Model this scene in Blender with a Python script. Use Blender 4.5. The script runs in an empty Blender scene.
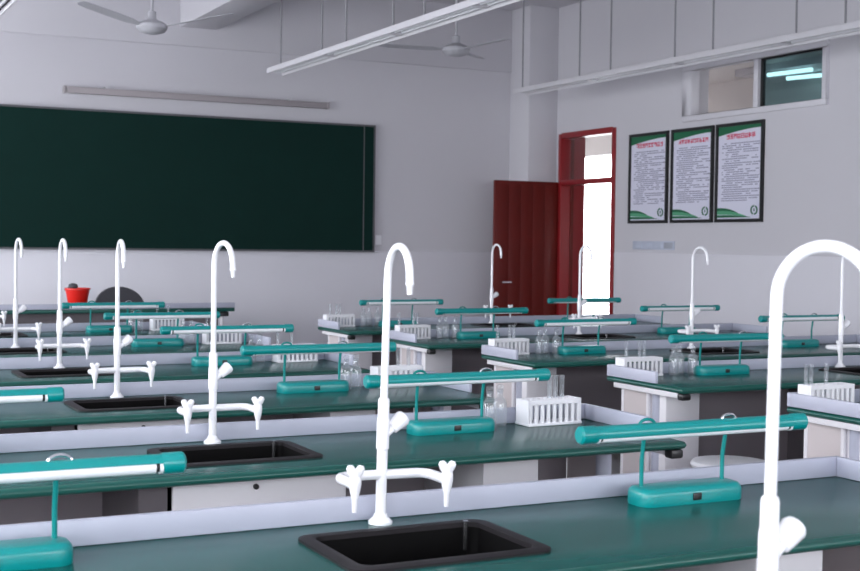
import bpy, bmesh, math, random
from mathutils import Vector, Matrix
random.seed(7)
PI = math.pi
S = bpy.context.scene
COL = S.collection

# ------------------------------------------------------------------ camera
F_PX, YAW, PITCH, ROLL = 1295.5, math.radians(26.711), math.radians(1.886), math.radians(.724)
EYE = Vector((0, 0, 1.38))
_r0 = Vector((math.cos(YAW), -math.sin(YAW), 0)); _f0 = Vector((math.sin(YAW), math.cos(YAW), 0)); _u0 = Vector((0, 0, 1))
CF = _f0*math.cos(PITCH) - _u0*math.sin(PITCH)
_u1 = _f0*math.sin(PITCH) + _u0*math.cos(PITCH)
CR = _r0*math.cos(ROLL) + _u1*math.sin(ROLL)
CU = -_r0*math.sin(ROLL) + _u1*math.cos(ROLL)
def at(ax, val, u, v):
    """world point on the plane axis=val seen at photo pixel (u, v)"""
    d = CF + CR*((u-430)/F_PX) - CU*((v-285.5)/F_PX)
    return EYE + d*((val-EYE[ax])/d[ax])
cam_d = bpy.data.cameras.new('camera'); cam = bpy.data.objects.new('camera', cam_d); COL.objects.link(cam)
cam_d.sensor_width = 36; cam_d.sensor_fit = 'HORIZONTAL'; cam_d.lens = F_PX*36/860
cam_d.clip_start = .05; cam_d.clip_end = 200
cam_d.dof.use_dof = True; cam_d.dof.focus_distance = 4.0; cam_d.dof.aperture_fstop = 9
m = Matrix((CR, CU, -CF)).transposed().to_4x4(); m.translation = EYE; cam.matrix_world = m
S.camera = cam

# ------------------------------------------------------------------ world, light, exposure
W = bpy.data.worlds.new('sky'); S.world = W; W.use_nodes = True
bg = W.node_tree.nodes['Background']; bg.inputs[0].default_value = (.92, .945, 1.0, 1); bg.inputs[1].default_value = 10.2
S.view_settings.view_transform = 'Standard'; S.view_settings.look = 'None'; S.view_settings.gamma = 1
S.view_settings.use_curve_mapping = False; S.view_settings.exposure = 0.0
S.cycles.use_denoising = True
S.cycles.max_bounces = 10; S.cycles.diffuse_bounces = 6; S.cycles.transparent_max_bounces = 16
S.cycles.caustics_reflective = False; S.cycles.caustics_refractive = False
XL, XW, YB, YW, ZC = -1.6, 7.6, -2.4, 12.47, 3.95      # left wall, right wall, back wall, front wall, ceiling
def portal(name, loc, rot, sx, sy):
    l = bpy.data.lights.new(name, 'AREA'); l.shape = 'RECTANGLE'; l.size = sx; l.size_y = sy; l.cycles.is_portal = True
    o = bpy.data.objects.new(name, l); COL.objects.link(o); o.location = loc; o.rotation_euler = rot; return o
LEFT_WIN = [(-2.0, 0.), (.8, 2.8), (3.6, 5.4), (6.4, 7.7), (8.4, 12.25)]
BACK_WIN = [(-1.0, 1.2), (1.9, 4.1), (4.8, 7.0)]
BZ0, BZ1 = 1.2, 2.6
WZ0, WZ1 = .90, 2.95
for a, b in LEFT_WIN:
    portal('window_daylight', (XL-.3, (a+b)/2, (WZ0+WZ1)/2), (0, -PI/2, 0), WZ1-WZ0, b-a)
for a, b in BACK_WIN:
    portal('window_daylight', ((a+b)/2, YB-.3, (BZ0+BZ1)/2), (PI/2, 0, 0), b-a, BZ1-BZ0)

# ------------------------------------------------------------------ materials
MATS = {}
def mat(name, col, rough=.5, metal=0, spec=.5, noise=0, nscale=8, bump=0, bscale=60, alpha=1, coat=0, emit=0):
    mt = bpy.data.materials.new(name); mt.use_nodes = True; nt = mt.node_tree; b = nt.nodes['Principled BSDF']
    b.inputs['Base Color'].default_value = (*col, 1); b.inputs['Roughness'].default_value = rough
    b.inputs['Metallic'].default_value = metal; b.inputs['Specular IOR Level'].default_value = spec
    b.inputs['Alpha'].default_value = alpha; b.inputs['Coat Weight'].default_value = coat
    if emit: b.inputs['Emission Color'].default_value = (*col, 1); b.inputs['Emission Strength'].default_value = emit
    tc = nt.nodes.new('ShaderNodeTexCoord')
    if noise:
        n = nt.nodes.new('ShaderNodeTexNoise'); n.inputs['Scale'].default_value = nscale; n.inputs['Detail'].default_value = 5
        nt.links.new(tc.outputs['Object'], n.inputs['Vector'])
        mx = nt.nodes.new('ShaderNodeMix'); mx.data_type = 'RGBA'
        mx.inputs[6].default_value = (*[c*(1-noise) for c in col], 1); mx.inputs[7].default_value = (*[min(1, c*(1+noise)) for c in col], 1)
        nt.links.new(n.outputs['Fac'], mx.inputs[0]); nt.links.new(mx.outputs[2], b.inputs['Base Color'])
    if bump:
        n2 = nt.nodes.new('ShaderNodeTexNoise'); n2.inputs['Scale'].default_value = bscale; n2.inputs['Detail'].default_value = 3
        nt.links.new(tc.outputs['Object'], n2.inputs['Vector'])
        bp = nt.nodes.new('ShaderNodeBump'); bp.inputs['Strength'].default_value = bump; bp.inputs['Distance'].default_value = .01
        nt.links.new(n2.outputs['Fac'], bp.inputs['Height']); nt.links.new(bp.outputs['Normal'], b.inputs['Normal'])
    MATS[name] = mt; return mt
mat('paint', (.60, .59, .625), .75, noise=.02, nscale=1.5, bump=.04, bscale=90)
mat('wainscot', (.76, .755, .805), .45, noise=.02, nscale=2, bump=.03, bscale=40)  # paler than paint: light bounced off the benches is put into the colour
mat('ceiling', (.58, .57, .60), .85, noise=.03, nscale=2)
mat('floor', (.33, .32, .33), .4, noise=.25, nscale=30)
mat('corridor', (.58, .55, .54), .7, noise=.03, nscale=2)
mat('top', (.0065, .086, .076), .25, spec=.2, noise=.07, nscale=18, bump=.01, bscale=200)
mat('top_edge', (.006, .085, .068), .3)
mat('splash', (.455, .47, .565), .4, noise=.02, nscale=4)
mat('white_panel', (.78, .76, .79), .4, noise=.03, nscale=3)
mat('grey_panel', (.13, .115, .125), .5, noise=.08, nscale=5)
mat('modesty', (.30, .265, .285), .55, noise=.08, nscale=5)
mat('pink_panel', (.60, .54, .54), .55, noise=.03, nscale=5)
mat('black', (.012, .012, .013), .35)
mat('sink', (.003, .0028, .003), .6, spec=.06, noise=.2, nscale=20)
mat('sink_rim', (.013, .011, .013), .5, spec=.25, noise=.2, nscale=40)
mat('faucet', (.90, .90, .93), .22, coat=.4)
mat('teal', (.0, .255, .252), .30, coat=.15)
mat('teal_rod', (.0, .23, .22), .3, metal=.1)
mat('tube_glass', (.86, .87, .90), .25)
mat('chrome', (.75, .75, .78), .18, metal=1)
mat('plastic', (.84, .84, .87), .38)
mat('board', (.0030, .0225, .0180), .6, spec=.12, noise=.12, nscale=4)
mat('board_frame', (.10, .10, .11), .45)
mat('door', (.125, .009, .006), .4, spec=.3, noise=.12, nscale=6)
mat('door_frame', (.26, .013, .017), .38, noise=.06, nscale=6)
mat('alu', (.66, .65, .69), .45)
mat('case', (.34, .31, .32), .5)
mat('red', (.72, .012, .006), .35)
mat('dark_fabric', (.055, .055, .065), .8, noise=.15, nscale=60)
mat('fan', (.46, .46, .49), .4)
mat('rod', (.25, .25, .27), .5)
mat('lamp_white', (.60, .59, .62), .4)
mat('poster', (.72, .72, .84), .4, noise=.02, nscale=10)
mat('poster_green', (.008, .13, .055), .4)
mat('poster_lime', (.10, .36, .20), .4)
mat('ink', (.30, .30, .40), .6)
mat('title_red', (.62, .03, .10), .5)
mat('plate', (.50, .54, .64), .45)
mat('plate_edge', (.40, .42, .48), .45)
mat('light_on', (.92, 1.0, 1.0), .5, emit=3)
def glassmat(name, tint, base, edge, white=0, rough=.03):
    mt = bpy.data.materials.new(name); mt.use_nodes = True; nt = mt.node_tree; nt.nodes.clear(); N = nt.nodes.new; K = nt.links.new
    o = N('ShaderNodeOutputMaterial'); t = N('ShaderNodeBsdfTransparent'); g = N('ShaderNodeBsdfGlossy'); d = N('ShaderNodeBsdfDiffuse')
    t.inputs[0].default_value = (*tint, 1); g.inputs['Roughness'].default_value = rough; g.inputs[0].default_value = (.95, .97, .97, 1); d.inputs[0].default_value = (.85, .86, .88, 1)
    lw = N('ShaderNodeLayerWeight'); lw.inputs[0].default_value = .5
    p = N('ShaderNodeMath'); p.operation = 'POWER'; p.inputs[1].default_value = 3; K(lw.outputs['Facing'], p.inputs[0])
    q = N('ShaderNodeMath'); q.operation = 'MULTIPLY_ADD'; q.inputs[1].default_value = edge; q.inputs[2].default_value = base; K(p.outputs[0], q.inputs[0])
    m0 = N('ShaderNodeMixShader'); m0.inputs[0].default_value = white; K(g.outputs[0], m0.inputs[1]); K(d.outputs[0], m0.inputs[2])
    mx = N('ShaderNodeMixShader'); K(q.outputs[0], mx.inputs[0]); K(t.outputs[0], mx.inputs[1]); K(m0.outputs[0], mx.inputs[2]); K(mx.outputs[0], o.inputs[0])
    MATS[name] = mt
glassmat('pane', (.50, .66, .68), .05, .25)
glassmat('clear_pane', (.97, .98, .98), .03, .15)
glassmat('labglass', (.93, .94, .95), .10, .45, .6, .08)

# ------------------------------------------------------------------ mesh builder
class MB:
    def __init__(s): s.v = []; s.f = []
    def _add(s, vs, fs):
        k = len(s.v); s.v += [tuple(p) for p in vs]; s.f += [tuple(i+k for i in f) for f in fs]; return s
    def box(s, x0, x1, y0, y1, z0, z1):
        return s._add([(x0,y0,z0),(x1,y0,z0),(x1,y1,z0),(x0,y1,z0),(x0,y0,z1),(x1,y0,z1),(x1,y1,z1),(x0,y1,z1)],
                      [(0,3,2,1),(4,5,6,7),(0,1,5,4),(1,2,6,5),(2,3,7,6),(3,0,4,7)])
    def tube(s, pts, r, n=12, cap=True, flat=None):
        pts = [Vector(p) for p in pts]; rs = r if isinstance(r, (list, tuple)) else [r]*len(pts)
        vs, fs = [], []; nrm = None
        for i, p in enumerate(pts):
            t = (pts[min(i+1, len(pts)-1)] - pts[max(i-1, 0)]).normalized()
            if nrm is None:
                a = Vector((0, 0, 1)) if abs(t.z) < .9 else Vector((1, 0, 0)); nrm = t.cross(a).normalized()
            else: nrm = (nrm - t*nrm.dot(t)).normalized()
            b = t.cross(nrm)
            for k in range(n):
                q = 2*PI*k/n; vs.append(p + (nrm*math.cos(q) + b*math.sin(q))*rs[i])
        for i in range(len(pts)-1):
            for k in range(n):
                fs.append((i*n+k, i*n+(k+1) % n, (i+1)*n+(k+1) % n, (i+1)*n+k))
        if cap:
            fs.append(tuple(range(n-1, -1, -1))); fs.append(tuple((len(pts)-1)*n+k for k in range(n)))
        return s._add(vs, fs)
    def lathe(s, prof, c=(0, 0, 0), n=20):
        vs, fs = [], []
        for r, z in prof:
            for k in range(n):
                q = 2*PI*k/n; vs.append((c[0]+r*math.cos(q), c[1]+r*math.sin(q), c[2]+z))
        for i in range(len(prof)-1):
            for k in range(n): fs.append((i*n+k, i*n+(k+1) % n, (i+1)*n+(k+1) % n, (i+1)*n+k))
        if prof[0][0] > 1e-5: fs.append(tuple(range(n-1, -1, -1)))
        if prof[-1][0] > 1e-5: fs.append(tuple((len(prof)-1)*n+k for k in range(n)))
        return s._add(vs, fs)
    def prism(s, poly, d0, d1, f):
        """extrude a 2-D outline; f(a, b, d) gives the 3-D point"""
        n = len(poly)
        vs = [f(a, b, d0) for a, b in poly] + [f(a, b, d1) for a, b in poly]
        return s._add(vs, [tuple(range(n-1, -1, -1)), tuple(range(n, 2*n))] + [(i, (i+1) % n, n+(i+1) % n, n+i) for i in range(n)])
    def mesh(s, name, mt, bevel=0, seg=2, angle=35):
        me = bpy.data.meshes.new(name); me.from_pydata(s.v, [], s.f)
        bm = bmesh.new(); bm.from_mesh(me); bmesh.ops.remove_doubles(bm, verts=bm.verts, dist=1e-6)
        bmesh.ops.recalc_face_normals(bm, faces=bm.faces)
        if bevel:
            es = [e for e in bm.edges if len(e.link_faces) == 2 and e.calc_face_angle(0) > math.radians(40)]
            bmesh.ops.bevel(bm, geom=es, offset=bevel, segments=seg, affect='EDGES', profile=.5, clamp_overlap=True)
        for fc in bm.faces: fc.smooth = True
        bm.to_mesh(me); bm.free(); me.set_sharp_from_angle(angle=math.radians(angle))
        me.materials.append(MATS[mt]); return me
    def build(s, name, mt, parent=None, bevel=0, seg=2, angle=35):
        return link(name, s.mesh(name, mt, bevel, seg, angle), parent)
def link(name, me, parent=None):
    o = bpy.data.objects.new(name, me); COL.objects.link(o)
    if parent: o.parent = parent
    return o
def tag(o, label, cat, group=None):
    o['label'] = label; o['category'] = cat
    if group: o['group'] = group
    return o
def thing(name, label, cat, loc=(0, 0, 0), rz=0, group=None):
    o = bpy.data.objects.new(name, None); COL.objects.link(o); o.empty_display_size = .1
    o.location = loc; o.rotation_euler = (0, 0, rz); return tag(o, label, cat, group)
def struct(o, parent=None):
    if parent: o.parent = parent
    else: o['kind'] = 'structure'
    return o
def copy_tree(o, parent=None):
    c = o.copy(); COL.objects.link(c); c.parent = parent
    for ch in list(o.children): copy_tree(ch, c)
    return c
def place(proto, used, loc, rz, label, group):
    """the first call moves the prototype itself, later calls copy it"""
    o = proto if proto.name not in used else copy_tree(proto)
    used.add(proto.name)
    o.location = loc; o.rotation_euler = (0, 0, rz); o['label'] = label; o['group'] = group
    return o
USED = set()
def walls_with_holes(name, mt, axis, p0, p1, a0, a1, z0, z1, holes):
    """a wall slab between p0..p1 on axis, spanning a0..a1 and z0..z1, with rectangular openings (a, b, za, zb)"""
    mb = MB(); cuts = sorted({a0, a1, *[h[0] for h in holes], *[h[1] for h in holes]})
    for a, b in zip(cuts, cuts[1:]):
        hs = sorted([h for h in holes if h[0] <= a+1e-6 and h[1] >= b-1e-6], key=lambda h: h[2]); z = z0
        segs = []
        for h in hs:
            if h[2] > z: segs.append((z, h[2]))
            z = h[3]
        if z < z1: segs.append((z, z1))
        for s0, s1 in segs:
            if axis == 'x': mb.box(p0, p1, a, b, s0, s1)
            else: mb.box(a, b, p0, p1, s0, s1)
    return struct(mb.build(name, mt))

# ------------------------------------------------------------------ room shell
struct(MB().box(XL-.3, 10.2, YB-.3, 17.5, -.15, 0).build('floor', 'floor'))
struct(MB().box(XL-.3, XW+.28, YB-.3, YW+.3, ZC, ZC+.2).build('ceiling', 'ceiling'))
struct(MB().box(XL-.3, XW+.28, YW, YW+.25, 0, ZC).build('wall_front', 'paint'))
walls_with_holes('wall_back', 'paint', 'y', YB-.25, YB, XL-.3, XW+.28, 0, ZC, [(a, b, BZ0, BZ1) for a, b in BACK_WIN])
DY0, DY1, DZ = 10.95, 11.99, 2.575                     # door opening
CY0, CY1, CZ0, CZ1 = 7.97, 9.84, 2.54, 3.06            # clerestory opening
walls_with_holes('wall_right', 'paint', 'x', XW, XW+.28, YB, YW, 0, ZC, [(DY0, DY1, 0, DZ), (CY0, CY1, CZ0, CZ1)])
walls_with_holes('wall_left', 'paint', 'x', XL-.28, XL, YB, YW, 0, ZC, [(a, b, WZ0, WZ1) for a, b in LEFT_WIN])
struct(MB().box(7.235, XW, 12.06, YW, 0, ZC).build('trim_1', 'paint', bevel=.006))            # corner column
struct(MB().box(3.50, 3.87, YB, YW-.03, 3.45, ZC).build('trim_2', 'paint', bevel=.008))           # ceiling beam
struct(MB().box(XL, 7.235, YW-.03, YW, 3.27, ZC).build('trim_3', 'paint', bevel=.004))   # ring beam on the front wall
struct(MB().box(XL, 7.235, YW-.012, YW, 0, 1.285).build('trim_4', 'wainscot', bevel=.005))    # wainscot of the front wall
struct(MB().box(XW-.012, XW, YB, DY0-.02, 0, 1.31).build('trim_5', 'wainscot', bevel=.005))   # wainscot of the right wall
for i, (a, b) in enumerate(LEFT_WIN):                   # window frames of the left wall
    x0, x1 = XL-.17, XL-.11; mb = MB()
    for y in (a, a+(b-a)/3-.02, a+2*(b-a)/3-.02, b-.05): mb.box(x0, x1, y, y+.05, WZ0, WZ1)
    for z in (WZ0, 2.35, WZ1-.05): mb.box(x0+.003, x1-.003, a, b, z, z+.05)
    struct(mb.build('window_%d' % (i+3), 'alu'))
for i, (a, b) in enumerate(BACK_WIN):                   # window frames of the back wall
    y0, y1 = YB-.16, YB-.10; mb = MB()
    for x in (a, a+(b-a)/3-.02, a+2*(b-a)/3-.02, b-.05): mb.box(x, x+.05, y0, y1, BZ0, BZ1)
    for z in (BZ0, 2.1, BZ1-.05): mb.box(a, b, y0+.003, y1-.003, z, z+.05)
    struct(mb.build('window_%d' % (i+8), 'alu'))

# corridor beyond the right wall
walls_with_holes('wall_corridor', 'corridor', 'x', 10.0, 10.2, 4, 17.5, 0, 3.32, [(13.6, 16.4, .1, 2.6), (5.6, 7.0, 1.0, 2.4)])
struct(MB().box(XW+.28, 10.2, 3.8, 17.5, 3.32, 3.5).build('ceiling_corridor', 'corridor'))
struct(MB().box(XW+.28, 10.2, 17.3, 17.5, 0, 3.32).box(XW+.28, 10.2, 3.8, 4.0, 0, 3.32).box(XW, XW+.28, YW, 17.5, 0, 3.32).build('wall_corridor_ends', 'corridor'))
portal('window_daylight', (10.3, 15.0, 1.35), (0, PI/2, 0), 2.5, 2.8)
lf = thing('corridor_light', 'lit twin tube ceiling light in corridor, seen through clerestory glass', 'light', (0, 0, 0))
zt = 3.20
for (ua, va, ub, vb) in ((768, 75, 812, 69.5), (787, 78.5, 829, 74.5)):
    p, q = at(2, zt, ua, va), at(2, zt, ub, vb)
    MB().tube([p, q], .022, 10).build('tube', 'light_on', lf)
pc = (at(2, zt, 768, 75)+at(2, zt, 829, 74.5))/2
lf.location = (pc.x, pc.y, 3.32)
bpy.context.view_layer.update()
for ch in lf.children: ch.matrix_parent_inverse = lf.matrix_world.inverted()
MB().box(-.22, .22, -.75, .75, -.075, -.002).build('housing', 'lamp_white', lf)

# clerestory window in the right wall
w1 = struct(MB().box(XW-.03, XW+.07, CY0, CY1, CZ0, CZ0+.05).box(XW-.03, XW+.07, CY0, CY1, CZ1-.05, CZ1)
    .box(XW-.03, XW+.07, CY0, CY0+.05, CZ0+.05, CZ1-.05).box(XW-.03, XW+.07, CY1-.13, CY1, CZ0+.05, CZ1-.05)
    .box(XW-.02, XW+.05, 8.80, 8.86, CZ0+.05, CZ1-.05).build('window_1', 'alu', bevel=.004))
struct(MB().box(XW+.01, XW+.04, 8.77, 8.80, CZ0+.05, CZ1-.05).box(XW+.01, XW+.04, CY0+.05, 8.77, CZ1-.065, CZ1-.05).build('sash_frame', 'black'), w1)
struct(MB().box(XW+.02, XW+.028, CY0+.05, 8.77, CZ0+.05, CZ1-.06).build('pane', 'pane'), w1)

# door in the right wall: frame, transom pane, leaf standing open at a right angle
d1 = struct(MB().box(XW-.02, XW+.29, DY1-.05, DY1+.01, 0, DZ).box(XW-.02, XW+.10, DY0-.01, DY0+.045, 0, DZ)
    .box(XW-.02, XW+.10, DY0+.045, DY1-.05, DZ-.05, DZ+.01).box(XW-.02, XW+.08, DY0+.045, DY1-.05, 2.02, 2.075).build('door_1', 'door_frame', bevel=.004))
struct(MB().box(XW+.03, XW+.036, DY0+.045, DY1-.05, 2.075, DZ-.05).build('transom_pane', 'clear_pane'), d1)
struct(MB().box(XW+.10, XW+.14, DY1-.062, DY1-.05, 0, DZ-.05).build('jamb_stop', 'door', bevel=.003), d1)
lx0, lx1 = 6.79, XW-.022
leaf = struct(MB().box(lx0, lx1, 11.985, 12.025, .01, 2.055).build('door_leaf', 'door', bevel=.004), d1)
pk = (lx1-lx0-.04)/5
plank = None
for k in range(5):                                      # upright boards of the leaf
    if plank is None: plank = MB().box(0, pk-.002, -.003, 0, .05, 2.02).build('plank', 'door', leaf, bevel=.002)
    else: plank = link('plank', plank.data, leaf)
    plank.location = (lx0+.023+k*pk, 11.985, 0)
hp = at(1, 11.98, 500, 282)
MB().tube([(hp.x, 11.980, hp.z), (hp.x, 11.93, hp.z), (hp.x+.11, 11.93, hp.z)], .011, 10).build('handle', 'chrome', leaf)
lp = at(1, 11.98, 495.5, 294)
MB().tube([(lp.x, 11.980, lp.z), (lp.x, 11.955, lp.z)], .022, 14).build('lock', 'chrome', leaf)

# ------------------------------------------------------------------ lab benches
BT = .78                                                # worktop height
BX, BYB, BYF = 1.362, .06, -.50                          # half length, back, front (faucet stands at the local origin)
SX0, SX1, SY0, SY1 = -.185, .195, -.350, -.085          # sink opening
def rrect(x0, x1, y0, y1, r, n=5):
    pts = []
    for cx, cy, a in ((x1-r, y1-r, 0), (x0+r, y1-r, 90), (x0+r, y0+r, 180), (x1-r, y0+r, 270)):
        for k in range(n+1):
            q = math.radians(a+90*k/n); pts.append((cx+r*math.cos(q), cy+r*math.sin(q)))
    return pts
def slab_with_hole(x0, x1, y0, y1, z0, z1, h, e=.012):
    """worktop with a softened outer edge and a rectangular opening"""
    mb = MB(); loops = []
    def rect(o, z): return [(x0+o, y0+o, z), (x1-o, y0+o, z), (x1-o, y1-o, z), (x0+o, y1-o, z)]
    for o, z in ((e, z0), (e*.3, z0+e*.3), (0, z0+e), (0, z1-e), (e*.3, z1-e*.3), (e, z1)): loops.append(rect(o, z))
    hr = lambda z: [(h[0], h[2], z), (h[1], h[2], z), (h[1], h[3], z), (h[0], h[3], z)]
    loops.append(hr(z1)); loops.append(hr(z0)); loops.append(loops[0])
    for a, b in zip(loops, loops[1:]):
        for k in range(4): mb._add([a[k], a[(k+1) % 4], b[(k+1) % 4], b[k]], [(0, 1, 2, 3)])
    return mb
def make_bench():
    t = thing('lab_bench', 'bench', 'bench', group='lab benches')
    slab = slab_with_hole(-BX, BX, BYF, BYB, BT-.026, BT, (SX0, SX1, SY0, SY1)).build('worktop', 'top', t, angle=50)
    slab.data.materials.append(MATS['top_edge'])
    for p in slab.data.polygons:
        if abs(p.normal.z) < .95: p.material_index = 1
    MB().box(-BX, BX, BYB-.016, BYB, BT, BT+.052).build('backsplash', 'splash', t, bevel=.003)
    for sg in (-1, 1):
        a, b = sorted((sg*BX, sg*(BX-.016)))
        MB().box(a, b, BYB-.37, BYB-.016, BT, BT+.052).build('side_splash', 'splash', t, bevel=.003)
    sk = thing('sink', '', ''); del sk['label']; del sk['category']; sk.parent = t
    # sink: a rounded rim lying on the worktop and a basin below it
    rim = MB(); o1 = rrect(SX0-.025, SX1+.025, SY0-.025, SY1+.025, .035); o2 = rrect(SX0-.012, SX1+.012, SY0-.012, SY1+.012, .03); i1 = rrect(SX0+.004, SX1-.004, SY0+.004, SY1-.004, .025)
    n = len(o1)
    L = [[(x, y, BT) for x, y in o1], [(x, y, BT+.006) for x, y in o1], [(x, y, BT+.009) for x, y in o2], [(x, y, BT+.007) for x, y in i1], [(x, y, BT-.004) for x, y in i1]]
    for a, b in zip(L, L[1:]):
        for k in range(n): rim._add([a[k], a[(k+1) % n], b[(k+1) % n], b[k]], [(0, 1, 2, 3)])
    rim.build('rim', 'sink_rim', sk)
    bas = MB(); i2 = rrect(SX0+.02, SX1-.02, SY0+.02, SY1-.02, .03)
    L = [[(x, y, BT-.003) for x, y in i1], [(x, y, BT-.19) for x, y in i2], [(x, y, BT-.20) for x, y in i2], [(x*1.02, y*1.02, BT-.02) for x, y in i1]]
    for a, b in list(zip(L, L[1:]))[:1]:
        for k in range(n): bas._add([a[k], a[(k+1) % n], b[(k+1) % n], b[k]], [(0, 1, 2, 3)])
    bas._add(L[1], [tuple(range(n))])
    bas.build('basin', 'sink', sk)
    MB().lathe([(.03, 0), (.03, .004), (.018, .004), (.016, .001), (.0, .001)], ((SX0+SX1)/2, (SY0+SY1)/2, BT-.19), 16).build('drain', 'chrome', sk)
    MB().tube([(SX1-.03, SY1-.012, BT-.05), (SX1-.03, SY1-.012, BT+.012)], .006, 10).build('overflow_pin', 'chrome', sk)
    # under-structure
    MB().box(-BX+.03, BX-.03, BYB-.03, BYB-.015, BT-.052, BT-.026).build('apron', 'white_panel', t)
    for sg in (-1, 1):
        a, b = sorted((sg*(BX-.02), sg*(BX-.04)))
        MB().box(a, b, BYF+.06, BYB-.03, BT-.050, BT-.026).build('end_rail', 'white_panel', t, bevel=.002)
        a, b = sorted((sg*(BX-.005), sg*(BX-.052)))
        MB().box(a, b, BYF+.005, BYF+.045, BT-.055, BT-.026).build('corner_bracket', 'black', t, bevel=.008)
        a, b = sorted((sg*(BX-.075), sg*(BX-.09)))
        MB().box(a, b, -.145, .035, .06, BT-.05).build('end_panel', 'pink_panel', t)
        mb = MB()
        for y in (.035, -.155): mb.tube([(sg*(BX-.08), y, 0), (sg*(BX-.08), y, BT-.026)], .011, 10)
        mb.build('end_frame', 'white_panel', t)
        MB().tube([(sg*(BX-.10), -.20, 0), (sg*(BX-.10), -.20, BT-.026)], .026, 16).build('round_post', 'splash', t)
        if sg < 0:
            MB().box(-BX+.09, -BX+.28, -.27, .02, 0, BT-.03).build('pedestal', 'white_panel', t, bevel=.012)
            continue
        a, b = .72, .91
        MB().box(a, b, -.37, .02, .10, BT-.03).build('support_box', 'white_panel', t, bevel=.004)
    MB().box(-BX+.28, BX-.10, .022, .036, .28, BT-.027).build('back_panel', 'modesty', t)
    MB().box(-BX+.28, BX-.10, .016, .042, .255, .28).build('back_rail', 'white_panel', t)
    cab = MB().box(-.31, .27, -.40, .015, .05, BT-.21).box(-.31, -.235, -.40, .015, BT-.21, BT-.03).box(.25, .27, -.40, .015, BT-.21, BT-.03).build('sink_cabinet', 'grey_panel', t)
    MB().box(-.225, .262, -.416, -.401, .06, BT-.03).build('door', 'white_panel', cab, bevel=.003)
    MB().lathe([(.0, .0), (.0075, .0), (.0075, .008), (.004, .011), (0, .011)], n=12).build('knob', 'black', cab)
    kb = [c for c in cab.children if c.name.startswith('knob')][0]
    kb.rotation_euler = (PI/2, 0, 0); kb.location = (.0, -.416, BT-.055)
    return t
ORD = ['', 'first', 'second', 'third', 'fourth', 'fifth', 'sixth', 'seventh']
XA, XB, Y0, DYR = 1.135, 4.765, 2.4986, 1.1921
ROWS = []
for r in range(0, 7): ROWS.append(('A', r, XA, Y0+(r-1)*DYR))
for r in range(2, 7): ROWS.append(('B', r, XB, Y0+(r-1)*DYR))
def where(c, r):
    if c == 'A' and r == 0: return 'the bench closest to the camera, below the frame'
    return 'the %s bench of the %s column' % (ORD[r if c == 'A' else r-1], 'left' if c == 'A' else 'right')
bench = make_bench()
for c, r, x, y in ROWS:
    if r == 0: lab = 'green-topped lab bench closest to the camera, carrying the largest faucet'
    else: lab = 'green-topped lab bench with black sink, %s from the camera in %s column' % (ORD[r if c == 'A' else r-1], 'left' if c == 'A' else 'right')
    place(bench, USED, (x, y, 0), 0, lab, 'green-topped lab benches in two columns')

# ------------------------------------------------------------------ faucets
def make_faucet():
    t = thing('gooseneck_faucet', 'faucet', 'faucet')
    MB().lathe([(.026, 0), (.026, .006), (.021, .011), (.016, .015), (.014, .022)], n=24).build('base_flange', 'faucet', t)
    MB().lathe([(.0116, .012), (.0116, .158), (.0138, .161), (.0138, .222), (.0124, .227), (.0124, .262), (.0112, .267), (.0098, .269)], n=18).build('column', 'faucet', t)
    R, ztop = .066, .592
    pts = [(0, 0, .24), (0, 0, .40)]
    zc = ztop - R
    for k in range(21):
        a = PI*k/20; pts.append((0, -R+R*math.cos(a), zc+R*math.sin(a)))
    pts += [(0, -2*R-.001, zc-.012)]
    g = MB().tube(pts, .0082, 14).build('gooseneck', 'faucet', t, angle=60)
    MB().tube([(0, -2*R-.001, zc-.008), (0, -2*R-.002, zc-.012), (0, -2*R-.002, zc-.015), (0, -2*R-.003, zc-.032)], [.0092, .0092, .0068, .0056], 12).build('spout_tip', 'faucet', g)
    d = Vector((math.cos(math.radians(38)), .1, math.sin(math.radians(38)))).normalized(); o = Vector((0, 0, .186))
    MB().tube([o, o+d*.026, o+d*.028, o+d*.060, o+d*.066], [.009, .009, .0135, .0185, .0155], 14).build('side_valve', 'faucet', t)
    zb = .105; w, fwd, rr = .105, .10, .03
    def corner(sg):
        return [(sg*(w-rr+rr*math.sin(a)), -(rr-rr*math.cos(a)), zb) for a in [PI/2*k/5 for k in range(6)]]
    bar = [(-w, -fwd, zb)] + corner(-1)[::-1] + corner(1) + [(w, -fwd, zb)]
    MB().tube(bar, .0108, 12).build('crossbar', 'faucet', t, angle=60)
    for sg in (-1, 1):
        c = (sg*w, -fwd, 0)
        tp = MB().lathe([(.0, zb-.056), (.0048, zb-.056), (.0062, zb-.03), (.0108, zb-.012), (.0130, zb+.002), (.0125, zb+.014), (.0095, zb+.019), (.0, zb+.019)], c, 14).build('tap', 'faucet', t)
        mb = MB()                                         # broad wing handle with two rounded lobes
        mb.lathe([(.0105, zb+.016), (.0115, zb+.024), (.0120, zb+.031), (.007, zb+.034), (0, zb+.034)], c, 12)
        for s2 in (-1, 1):
            mb.tube([(c[0]+s2*.002, c[1], zb+.018), (c[0]+s2*.0075, c[1]-s2*.002, zb+.028), (c[0]+s2*.0105, c[1]-s2*.003, zb+.035), (c[0]+s2*.0115, c[1]-s2*.003, zb+.040)], [.0085, .0092, .0088, .005], 9)
        mb.build('wing_handle', 'faucet', tp)
    return t
fau = make_faucet()
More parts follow.
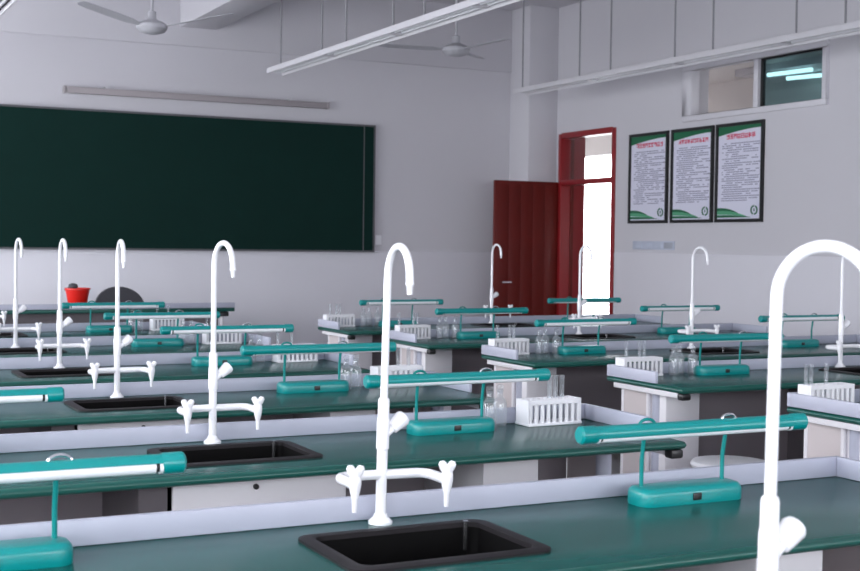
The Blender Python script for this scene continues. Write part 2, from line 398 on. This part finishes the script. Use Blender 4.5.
# x shift, lean about y (degrees), swivel of the gooseneck (degrees) as each stands in the photograph
QUIRK = {('A', 0): (.022, .8, 22), ('A', 1): (.0105, 1.2, -5), ('A', 2): (.009, .2, 6), ('A', 3): (.005, .1, -4), ('A', 4): (.018, .2, 0), ('A', 5): (.011, .1, 4)}
for c, r, x, y in ROWS:
    lab = ('large out-of-focus white gooseneck faucet at right, closest to the camera' if r == 0 else
           'white gooseneck faucet standing on %s' % where(c, r))
    dx, lean, sw = QUIRK.get((c, r), (.01, 0, 0))
    o = place(fau, USED, (x+dx, y, BT), 0, lab, 'white gooseneck faucets behind the sinks')
    o.rotation_euler = (0, math.radians(lean), 0); o.scale = (1, 1, 1.018 if r == 0 else 1)
    for ch in o.children:
        if ch.name.startswith('gooseneck'): ch.rotation_euler = (0, 0, math.radians(sw))

# ------------------------------------------------------------------ desk lamps
def make_lamp():
    t = thing('desk_lamp', 'lamp', 'lamp')
    b = MB(); prof = rrect(-.147, .147, -.045, .045, .03, 4); n = len(prof)
    def sc(k, z): return [(x*(1-(1-k)*.3), y*k, z) for x, y in prof]
    L = [sc(.98, 0), sc(1, .004), sc(1, .026), sc(.95, .034), sc(.84, .039), sc(.7, .041)]
    for a, c in zip(L, L[1:]):
        for k in range(n): b._add([a[k], a[(k+1) % n], c[(k+1) % n], c[k]], [(0, 1, 2, 3)])
    b._add(L[0], [tuple(range(n-1, -1, -1))]); b._add(L[-1], [tuple(range(n))])
    base = b.build('base', 'teal', t, angle=60)
    MB().box(-.012, .012, -.0485, -.043, .009, .026).build('switch', 'black', base, bevel=.002)
    for s in (-1, 1):
        rd = MB().tube([(s*.118, .012, .033), (s*.118, .012, .10), (s*.119, .004, .150), (s*.119, .0, .180)], .0052, 10).build('rod', 'teal_rod', t)
        pts = [(s*.119+.006 + .022*math.cos(a), 0, .184+.014*math.sin(a)) for a in [PI*k/8 for k in range(9)]]
        MB().tube(pts, .0038, 8).build('hook', 'teal_rod' if s < 0 else 'chrome', rd)
    # hood: a trough open on one side, with round end caps and a white tube; it turns about its own long axis
    out = [(.019*math.cos(a), .019*math.sin(a)) for a in [math.radians(d) for d in range(-70, 171, 20)]]
    inn = [(.0165*math.cos(a), .0165*math.sin(a)) for a in [math.radians(d) for d in range(170, -71, -20)]]
    hood = MB().prism(out+inn, -.30, .30, lambda a, bb, d: (d, a, bb)).build('hood', 'teal', t, angle=50)
    hood.location = (.03, 0, .170)
    for s in (-1, 1):
        MB().tube([(s*.285, 0, 0), (s*.29, 0, 0), (s*.326, 0, 0), (s*.331, 0, 0)], [.0195, .021, .021, .016], 14).build('end_cap', 'teal', hood)
    MB().tube([(-.272, -.006, -.005), (.272, -.006, -.005)], .0125, 12).build('fluorescent_tube', 'tube_glass', hood)
    for s in (-1, 1): MB().tube([(s*.272, -.006, -.005), (s*.279, -.006, -.005)], .0105, 12).build('tube_end', 'black', hood); MB().tube([(s*.279, -.006, -.005), (s*.286, -.006, -.005)], .0135, 12).build('lamp_holder', 'tube_glass', hood)
    return t
lamp = make_lamp()
# how far each hood is turned about its long axis (degrees): some show the tube, some hide it
TURN = {('A', 1, 1): 38, ('A', 2, 1): 32, ('A', 3, 1): 58, ('A', 4, 1): 6, ('A', 5, 1): 4, ('A', 6, 1): 12, ('B', 2, -1): 30, ('B', 3, -1): 52,
        ('B', 4, -1): 2, ('B', 5, -1): 50, ('B', 6, -1): -8, ('B', 4, 1): -14, ('B', 5, 1): -14, ('B', 6, 1): 42, ('B', 3, 1): 20}
for c, r, x, y in ROWS:
    if r == 0: continue
    sides = [(1, .776, 'right')]
    if c == 'B': sides = [(1, .775, 'right'), (-1, -.79, 'left')] if r > 2 else [(-1, -.79, 'left')]
    elif r <= 3: sides.append((-1, -.795, 'left'))
    for s, dx, nm in sides:
        o = place(lamp, USED, (x+dx, y-.055, BT), random.uniform(-.012, .012), 'turquoise desk lamp %s of the faucet on %s' % (nm, where(c, r)), 'turquoise tube desk lamps')
        for ch in o.children:
            if ch.name.startswith('hood'): ch.rotation_euler = (math.radians(TURN.get((c, r, s), 0)), 0, 0)

# ------------------------------------------------------------------ racks and glassware
def make_rack():
    t = thing('test_tube_rack', 'rack', 'rack')
    w, d, h = .104, .036, .086
    MB().box(-w-.004, w+.004, -d-.006, d+.006, 0, .010).build('base', 'plastic', t, bevel=.003)
    mb = MB()                                            # top plate pierced by two rows of holes, as a grid of bars
    zt0, zt1 = h-.016, h
    for y0, y1 in ((-d, -d+.008), (-.005, .005), (d-.008, d)): mb.box(-w, w, y0, y1, zt0, zt1)
    for k in range(9):
        xx = -w+.004+k*(2*w-.008)/8; mb.box(xx-.004, xx+.004, -d+.001, d-.001, zt0+.001, zt1-.001)
    mb.build('top_plate', 'plastic', t)
    for k in range(9):
        xx = -w+.006+k*(2*w-.012)/8
        for yy in (-d+.003, d-.003):
            MB().box(xx-.0055, xx+.0055, yy-.003, yy+.003, .008, zt0+.004).build('slat', 'plastic', t)
    for s in (-1, 1): MB().box(s*w-.003, s*w+.003, -d, d, .008, zt1).build('end_wall', 'plastic', t)
    return t
rack = make_rack()
tt = MB().lathe([(.0, .0), (.005, .002), (.0078, .008), (.0078, .145), (.0092, .147), (.0092, .150), (.0066, .150), (.0066, .010), (.004, .005), (0, .004)], n=12).build('test_tube', 'labglass', angle=60)
tag(tt, '', 'test tube')
def make_bottle():
    t = thing('reagent_bottle', 'bottle', 'bottle')
    MB().lathe([(.0, .0), (.021, .0), (.023, .004), (.023, .075), (.018, .09), (.0105, .097), (.0105, .115), (.013, .117), (.013, .121), (.0085, .121), (.0085, .096), (.016, .087), (.0208, .073), (.0208, .006), (0, .005)], n=18).build('body', 'labglass', t, angle=50)
    MB().lathe([(.0085, .108), (.0085, .122), (.012, .124), (.0135, .132), (.008, .138), (0, .138)], n=14).build('stopper', 'labglass', t)
    return t
bottle = make_bottle()
for c, r, x, y in ROWS:
    if r in (0,) or (c == 'A' and r == 1): continue
    wl = where(c, r)
    if c == 'A': rx, ry, rz = 1.165, -.015, .05
    else: rx, ry, rz = -1.228, -.005, random.uniform(-.02, .02)
    place(rack, USED, (x+rx, y+ry, BT), rz, 'white plastic test tube rack on %s' % wl, 'white test tube racks')
    ks = [5, 6, 7] if (c, r) == ('A', 2) else sorted(random.sample(range(1, 8), 2 if c == 'A' else 3))
    sd = ['left', 'right'] if len(ks) == 2 else ['left', 'middle', 'right']
    for j, k in enumerate(ks):
        lx = -.104+.004+(k-.5)*(.200/8); ly = .015
        place(tt, USED, (x+rx+lx*math.cos(rz)-ly*math.sin(rz), y+ry+ly*math.cos(rz)+lx*math.sin(rz), BT+.010), 0,
              '%s clear glass test tube in the rack on %s' % (sd[j], wl), 'test tubes in the rack on %s' % wl)
    bx = [.93, .985] if c == 'A' else [-1.05, -.995, -.94]
    sd = ['left', 'right'] if c == 'A' else ['left', 'middle', 'right']
    for k, b in enumerate(bx):
        place(bottle, USED, (x+b, y+(.0 if k % 2 else -.03), BT), 0, '%s clear glass reagent bottle by the rack on %s' % (sd[k], wl), 'reagent bottles on %s' % wl)

# ------------------------------------------------------------------ teacher's bench, bucket, chair, stool
TZ = .80
te = at(2, TZ, 235, 307.6)
tx1, ty1, ty0 = te.x, te.y+.62, te.y
t = thing('teacher_bench', 'long demonstration bench with dark edge standing below the blackboard', 'bench', (0, 0, 0))
tb = MB().box(.7, tx1, ty0, ty1, TZ-.032, TZ).build('worktop', 'top', t, bevel=.006)
tb.data.materials.append(MATS['top_edge'])
for p in tb.data.polygons:
    if abs(p.normal.z) < .9: p.material_index = 1
MB().box(.7, tx1, ty0, ty0+.016, TZ, TZ+.044).build('front_splash', 'splash', t, bevel=.003)
MB().box(.8, tx1-.12, ty0+.10, ty0+.118, .08, TZ-.035).build('front_panel', 'grey_panel', t)
MB().box(.8, tx1-.12, ty0+.118, ty1-.05, .30, .33).build('shelf', 'white_panel', t)
for yy in (ty0+.06, ty1-.08):
    MB().tube([(tx1-.10, yy, 0), (tx1-.10, yy, TZ-.035)], .018, 12).build('leg', 'white_panel', t)
    MB().tube([(.8, yy, 0), (.8, yy, TZ-.035)], .018, 12).build('leg', 'white_panel', t)
MB().box(tx1-.16, tx1-.05, ty0+.01, ty0+.09, TZ-.075, TZ-.035).build('corner_bracket', 'black', t, bevel=.008)

bp = at(2, TZ, 77.5, 303.5); by = ty0+.28; bx = at(1, by, 77.5, 296).x
bk = thing('bucket', 'small red plastic bucket on the demonstration bench under the blackboard', 'bucket', (bx, by, TZ))
bk.scale = (1, 1, 1.1)
MB().lathe([(.0, .0), (.070, .0), (.073, .006), (.098, .135), (.107, .137), (.107, .150), (.100, .150), (.094, .137), (.068, .010), (0, .009)], n=28).build('shell', 'red', bk)
MB().tube([(.103*math.cos(a), .012+.02*math.sin(a), .142-.035*math.sin(a)) for a in [PI*k/12 for k in range(13)]], .003, 8).build('handle', 'chrome', bk)
g = thing('cleaning_brush', 'dark grey brush head sticking out of the red bucket', 'brush', (bx-.02, by+.01, TZ+.020))
MB().tube([(.03, 0, 0), (-.01, 0, .14)], .009, 10).build('grip', 'dark_fabric', g)
MB().lathe([(0, .13), (.03, .135), (.042, .155), (.036, .175), (.012, .184), (0, .184)], (-.015, 0, 0), 14).build('head', 'dark_fabric', g)

cy = ty1+.42; cx = at(1, cy, 118, 295).x
ch = thing('chair', 'dark grey chair with rounded back behind the demonstration bench', 'chair', (cx, cy, 0))
hw = (at(1, cy, 143, 303).x-at(1, cy, 92, 303).x)/2; zt = at(1, cy, 118, 286.5).z
arc = []
for k in range(19):
    a = PI*k/18; arc.append((hw*math.cos(a), zt-.24+.24*math.sin(a)**.8))
arc += [(-hw*.93, zt-.34), (hw*.93, zt-.34)]
MB().prism(arc, -.03, .02, lambda a, b, d: (a, d+.06*(a/hw)**2*-1, b)).build('backrest', 'dark_fabric', ch, angle=60)
MB().prism(rrect(-.23, .23, -.22, .22, .07), .42, .48, lambda a, b, d: (a, b-.10+.06*0, d)).build('seat', 'dark_fabric', ch, bevel=.01)
for sx in (-1, 1):
    for sy in (-.28, .06): MB().tube([(sx*.20, sy, 0), (sx*.19, sy, .43)], .013, 10).build('leg', 'black', ch)
    MB().tube([(sx*.15, .07, .44), (sx*.15, .03, zt-.30)], .012, 10).build('back_post', 'black', ch)
sp = at(2, .47, 728, 462)
st = thing('stool', 'pale round stool in front of the second bench of the right column', 'stool', (sp.x+.03, sp.y+.02, 0))
MB().lathe([(0, .435), (.15, .435), (.165, .443), (.168, .455), (.160, .468), (.13, .473), (0, .473)], n=32).build('seat', 'plastic', st)
for k in range(4):
    a = PI/4+k*PI/2; MB().tube([(.11*math.cos(a), .11*math.sin(a), .44), (.16*math.cos(a), .16*math.sin(a), 0)], .011, 10).build('leg', 'alu', st)
MB().tube([(.14*math.cos(2*PI*k/24), .14*math.sin(2*PI*k/24), .18) for k in range(25)], .007, 8, cap=False).build('foot_ring', 'alu', st)

# ------------------------------------------------------------------ things on the front wall
pr, pb = at(1, YW-.04, 374, 127), at(1, YW-.04, 374, 250.6)
t = thing('blackboard', 'wide dark green blackboard on the front wall', 'blackboard', (3.0, YW-.012, pb.z))
def loc(x): return x-3.0
bw1, bw0, bh = loc(pr.x), loc(.2), pr.z-pb.z
MB().box(bw0, bw1, -.030, .0, 0, bh).build('writing_surface', 'board', t)
fr = MB().box(bw0-.018, bw1+.018, -.036, .0, -.018, 0).box(bw0-.018, bw1+.018, -.036, .0, bh, bh+.018)
fr.box(bw0-.018, bw0, -.036, .0, 0, bh).box(bw1, bw1+.018, -.036, .0, 0, bh).build('frame', 'board_frame', t)
MB().box(bw1-.115, bw1-.105, -.033, -.030, 0, bh).build('panel_joint', 'board_frame', t)
a, b = at(1, YW-.08, 65, 90), at(1, YW-.08, 328, 105)
t = thing('screen_case', 'long slim grey casing mounted above the blackboard', 'screen case', ((a.x+b.x)/2, YW-.05, (a.z+b.z)/2))
hw = (b.x-a.x)/2
MB().box(-hw, hw, -.035, .02, -.030, .030).build('case', 'case', t, bevel=.008)
for s in (-1, 1):
    MB().box(s*hw-.012, s*hw+.012, -.04, .022, -.034, .034).build('end_cap', 'case', t, bevel=.004)
    MB().box(s*hw*.7-.02, s*hw*.7+.02, -.01, .05, .030, .05).build('bracket', 'alu', t)
q = at(1, YW-.02, 379, 240)
so = thing('wall_socket', 'small white wall socket right of the blackboard corner', 'socket', (q.x, YW, q.z))
MB().box(-.035, .035, -.010, 0, -.05, .05).build('cover_plate', 'plastic', so, bevel=.003)
MB().box(-.014, .014, -.014, -.009, -.018, .018).build('rocker', 'plastic', so, bevel=.002)

# ------------------------------------------------------------------ posters on the right wall
PZ0, PZ1 = 1.597, 2.48
spans = [(10.06, 10.69), (9.388, 10.008), (8.715, 9.35)]
words = ['left poster of three, beside the red door', 'middle poster of the three', 'right poster of three, under the clerestory window']
for i, (ya, yb) in enumerate(spans):
    wd, ht = yb-ya, PZ1-PZ0
    t = thing('framed_poster', 'black-framed rules poster, '+words[i], 'poster', (XW, yb, PZ0), group='three framed posters')
    # local: a = distance to the right along the wall (towards -y), b = height, d = distance off the wall
    G = lambda a, b, d: (-d, -a, b)
    fw = .030
    mb = MB()
    for (a0, a1, b0, b1) in ((0, wd, 0, fw), (0, wd, ht-fw, ht), (0, fw, fw, ht-fw), (wd-fw, wd, fw, ht-fw)):
        mb.prism([(a0, b0), (a1, b0), (a1, b1), (a0, b1)], 0, .022, G)
    mb.build('frame', 'black', t)
    sh = MB().prism([(fw, fw), (wd-fw, fw), (wd-fw, ht-fw), (fw, ht-fw)], 0, .010, G).build('sheet', 'poster', t)
    iw, il = wd-2*fw, fw
    top = [(il, ht-fw)] + [(il+iw*k/12, ht-fw-.080+.050*math.sin(PI/2*k/12)) for k in range(13)] + [(il+iw, ht-fw)]
    MB().prism(top, .010, .012, G).build('green_wave', 'poster_green', sh)
    for (x1, h0, h1, mt, dd) in ((.62, .085, .02, 'poster_green', .012), (.72, .060, .0, 'poster_lime', .013), (.80, .022, .0, 'poster_green', .014)):
        up = [(il+iw*x1*k/12, fw+.012+h0*math.cos(PI/2*k/12)**.7*(1+.08*math.sin(PI*k/12))) for k in range(13)]
        lo = [(il+iw*x1*k/12, fw+.012+max(0, h0-.032)*math.cos(PI/2*k/12)**.7) for k in range(12, -1, -1)]
        MB().prism(up+lo[1:], .010, dd, G).build('green_wave', mt, sh)
    ex, ez, ring = il+iw*.86, fw+.075, MB()
    for k in range(16):
        if k in (3, 11): continue
        a0, a1 = 2*PI*k/16, 2*PI*(k+1)/16
        ring.prism([(ex+.047*math.cos(a0), ez+.043*math.sin(a0)), (ex+.047*math.cos(a1), ez+.043*math.sin(a1)), (ex+.031*math.cos(a1), ez+.029*math.sin(a1)), (ex+.031*math.cos(a0), ez+.029*math.sin(a0))], .010, .013, G)
    ring.box(-.013, -.010, -ex-.006, -ex+.006, ez-.012, ez+.014)
    ring.build('emblem', 'poster_green', sh)
    nch, tw = (9, 10, 8)[i], iw*(.76, .78, .68)[i]
    ti = MB(); cw = tw/nch; a0 = il+(iw-tw)/2+iw*.03; tz = ht-fw-.112
    for k in range(nch):                                 # illegible red characters: a few strokes each
        ca = a0+k*cw; s = cw*.84
        for hgt in random.sample([.0, .25, .5, .75, .9], 3): ti.prism([(ca, tz+s*hgt), (ca+s, tz+s*hgt), (ca+s, tz+s*hgt+s*.16), (ca, tz+s*hgt+s*.16)], .010, .0115, G)
        for v in random.sample([.05, .3, .5, .7, .84], 2): ti.prism([(ca+s*v, tz), (ca+s*v+s*.16, tz), (ca+s*v+s*.16, tz+s*1.05), (ca+s*v, tz+s*1.05)], .010, .012, G)
    ti.build('title_lettering', 'title_red', sh)
    tx = MB(); z = tz-.045; li = 0
    while z > fw+.145:
        ind = .0 if li % 3 else .03
        end = iw*.84*(1 if li % 3 != 2 else random.uniform(.35, .9))
        a = il+iw*.09+ind
        while a < il+iw*.09+end:
            w_ = random.uniform(.010, .045)
            if random.random() < .88: tx.prism([(a, z), (a+w_, z), (a+w_, z+.0095), (a, z+.0095)], .010, .0112, G)
            a += w_+.004
        z -= .0195; li += 1
    tx.build('text_lines', 'ink', sh)['kind'] = 'stuff'
pa, pb = at(0, XW-.02, 632, 241), at(0, XW-.02, 673, 250)
t = thing('wall_plate', 'pale blue-grey strip plate on the right wall below the posters', 'wall plate', (XW, pa.y, pb.z))
pw, ph = pa.y-pb.y, pa.z-pb.z
MB().box(-.012, 0, -pw, 0, .0, ph).build('plate', 'plate', t, bevel=.003)
for k in (0, 1, 2, 3): MB().box(-.017, -.011, -pw*(.04+.245*k)-pw*.2, -pw*(.04+.245*k), .012, ph-.012).build('switch_block', 'plate_edge' if k == 3 else 'plate', t, bevel=.003)

# ------------------------------------------------------------------ hanging lights and fans
def pendant(x, z, y1, y0, rods, label):
    t = thing('pendant_light', label, 'light', (x, (y0+y1)/2, z), group='long tube lights hanging from the ceiling'); c = (y0+y1)/2; a, b = y0-c, y1-c
    w = .075
    MB().box(-w, w, a, b, .024, .042).build('housing', 'lamp_white', t, bevel=.004)
    rf = MB().prism([(-w, .035), (-w-.002, -.006), (-w+.006, -.006), (-w+.010, .024), (w-.010, .024), (w-.006, -.018), (w+.004, -.018), (w, .035)], a, b, lambda p, q, d: (p, d, q)).build('reflector', 'lamp_white', t)
    y = b-.08
    while y-1.25 > a:
        for xx in (-.028, .028): MB().tube([(xx, y, .008), (xx, y-1.2, .008)], .0125, 10).build('tube', 'tube_glass', t)
        MB().box(-.05, .05, y-1.245, y-1.205, -.008, .030).build('lamp_holder', 'lamp_white', t)
        y -= 1.28
    for ry in rods:
        if a < ry-c < b: MB().tube([(0, ry-c, .05), (0, ry-c, ZC-z-(.5 if 3.5 < x < 3.87 else 0))], .008, 8).build('hanger_rod', 'rod', t)
FZ = 2.9
r1 = [at(0, 4.03, u, 40).y for u in (281, 322, 346, 393, 424, 457)]
r1 += [r1[-2]-1.43, r1[-1]-1.43, r1[-2]-2.86, r1[-1]-2.86]
r2 = [at(0, 6.70, u, 40).y for u in (580, 611, 675, 713, 796, 845)]
r2 += [r2[-2]-1.44, r2[-1]-1.44, r2[-2]-2.9, r2[-1]-2.9, 11.3]
pendant(4.03, FZ, 11.2, 1.0, r1, 'long white hanging tube light at upper middle, rising to the top edge')
pendant(6.70, FZ, 11.36, 1.2, r2, 'long white hanging tube light along the right wall before the clerestory')
pendant(1.28, FZ, 11.2, 1.0, [y for y in r1], 'long white hanging tube light cutting the upper left corner')

def fan(x, y, z, angs, lift, label):
    t = thing('ceiling_fan', label, 'fan', (x, y, z), group='ceiling fans')
    MB().tube([(0, 0, .10), (0, 0, ZC-z)], .011, 10).build('down_rod', 'fan', t)
    MB().lathe([(.012, -.18), (.05, -.14), (.06, 0)], (0, 0, ZC-z), 18).build('ceiling_canopy', 'fan', t)
    MB().lathe([(0, -.055), (.05, -.055), (.10, -.04), (.125, -.01), (.125, .015), (.09, .04), (.045, .055), (.035, .075), (.035, .12), (.014, .13), (0, .13)], n=26).build('motor_housing', 'fan', t)
    for a in angs:
        a = math.radians(a); dv = Vector((math.cos(a), math.sin(a), 0)); sv = Vector((-math.sin(a), math.cos(a), 0))
        prof = [(.10, .022), (.16, .03), (.22, .050), (.40, .056), (.60, .052), (.675, .040), (.69, .02)]
        vs, fs = [], []
        for d, w in prof:
            zz = lift*max(0, d-.1)
            for s, tw in ((-1, -.15), (1, .15)):
                for th in (0, .006):
                    vs.append(dv*d+sv*(s*w)+Vector((0, 0, zz+w*tw+th)))
        n = len(prof)
        for i in range(n-1):
            o, p = i*4, i*4+4
            fs += [(o, p, p+2, o+2), (o+1, o+3, p+3, p+1), (o, o+1, p+1, p), (o+2, p+2, p+3, o+3)]
        fs += [(0, 2, 3, 1), (4*n-4, 4*n-3, 4*n-1, 4*n-2)]
        mb = MB(); mb._add(vs, fs); mb.build('blade', 'fan', t)
def fan_at(u, v, x, angs, lift, label):
    p = at(0, x, u, v); fan(p.x, p.y, p.z, angs, lift, label)
fan_at(152, 27, 2.70, (203, 323, 83), .16, 'white three-blade ceiling fan at upper left above the blackboard')
fan_at(456, 50, 5.37, (162, 282, 42), .03, 'white three-blade ceiling fan near the front right corner')
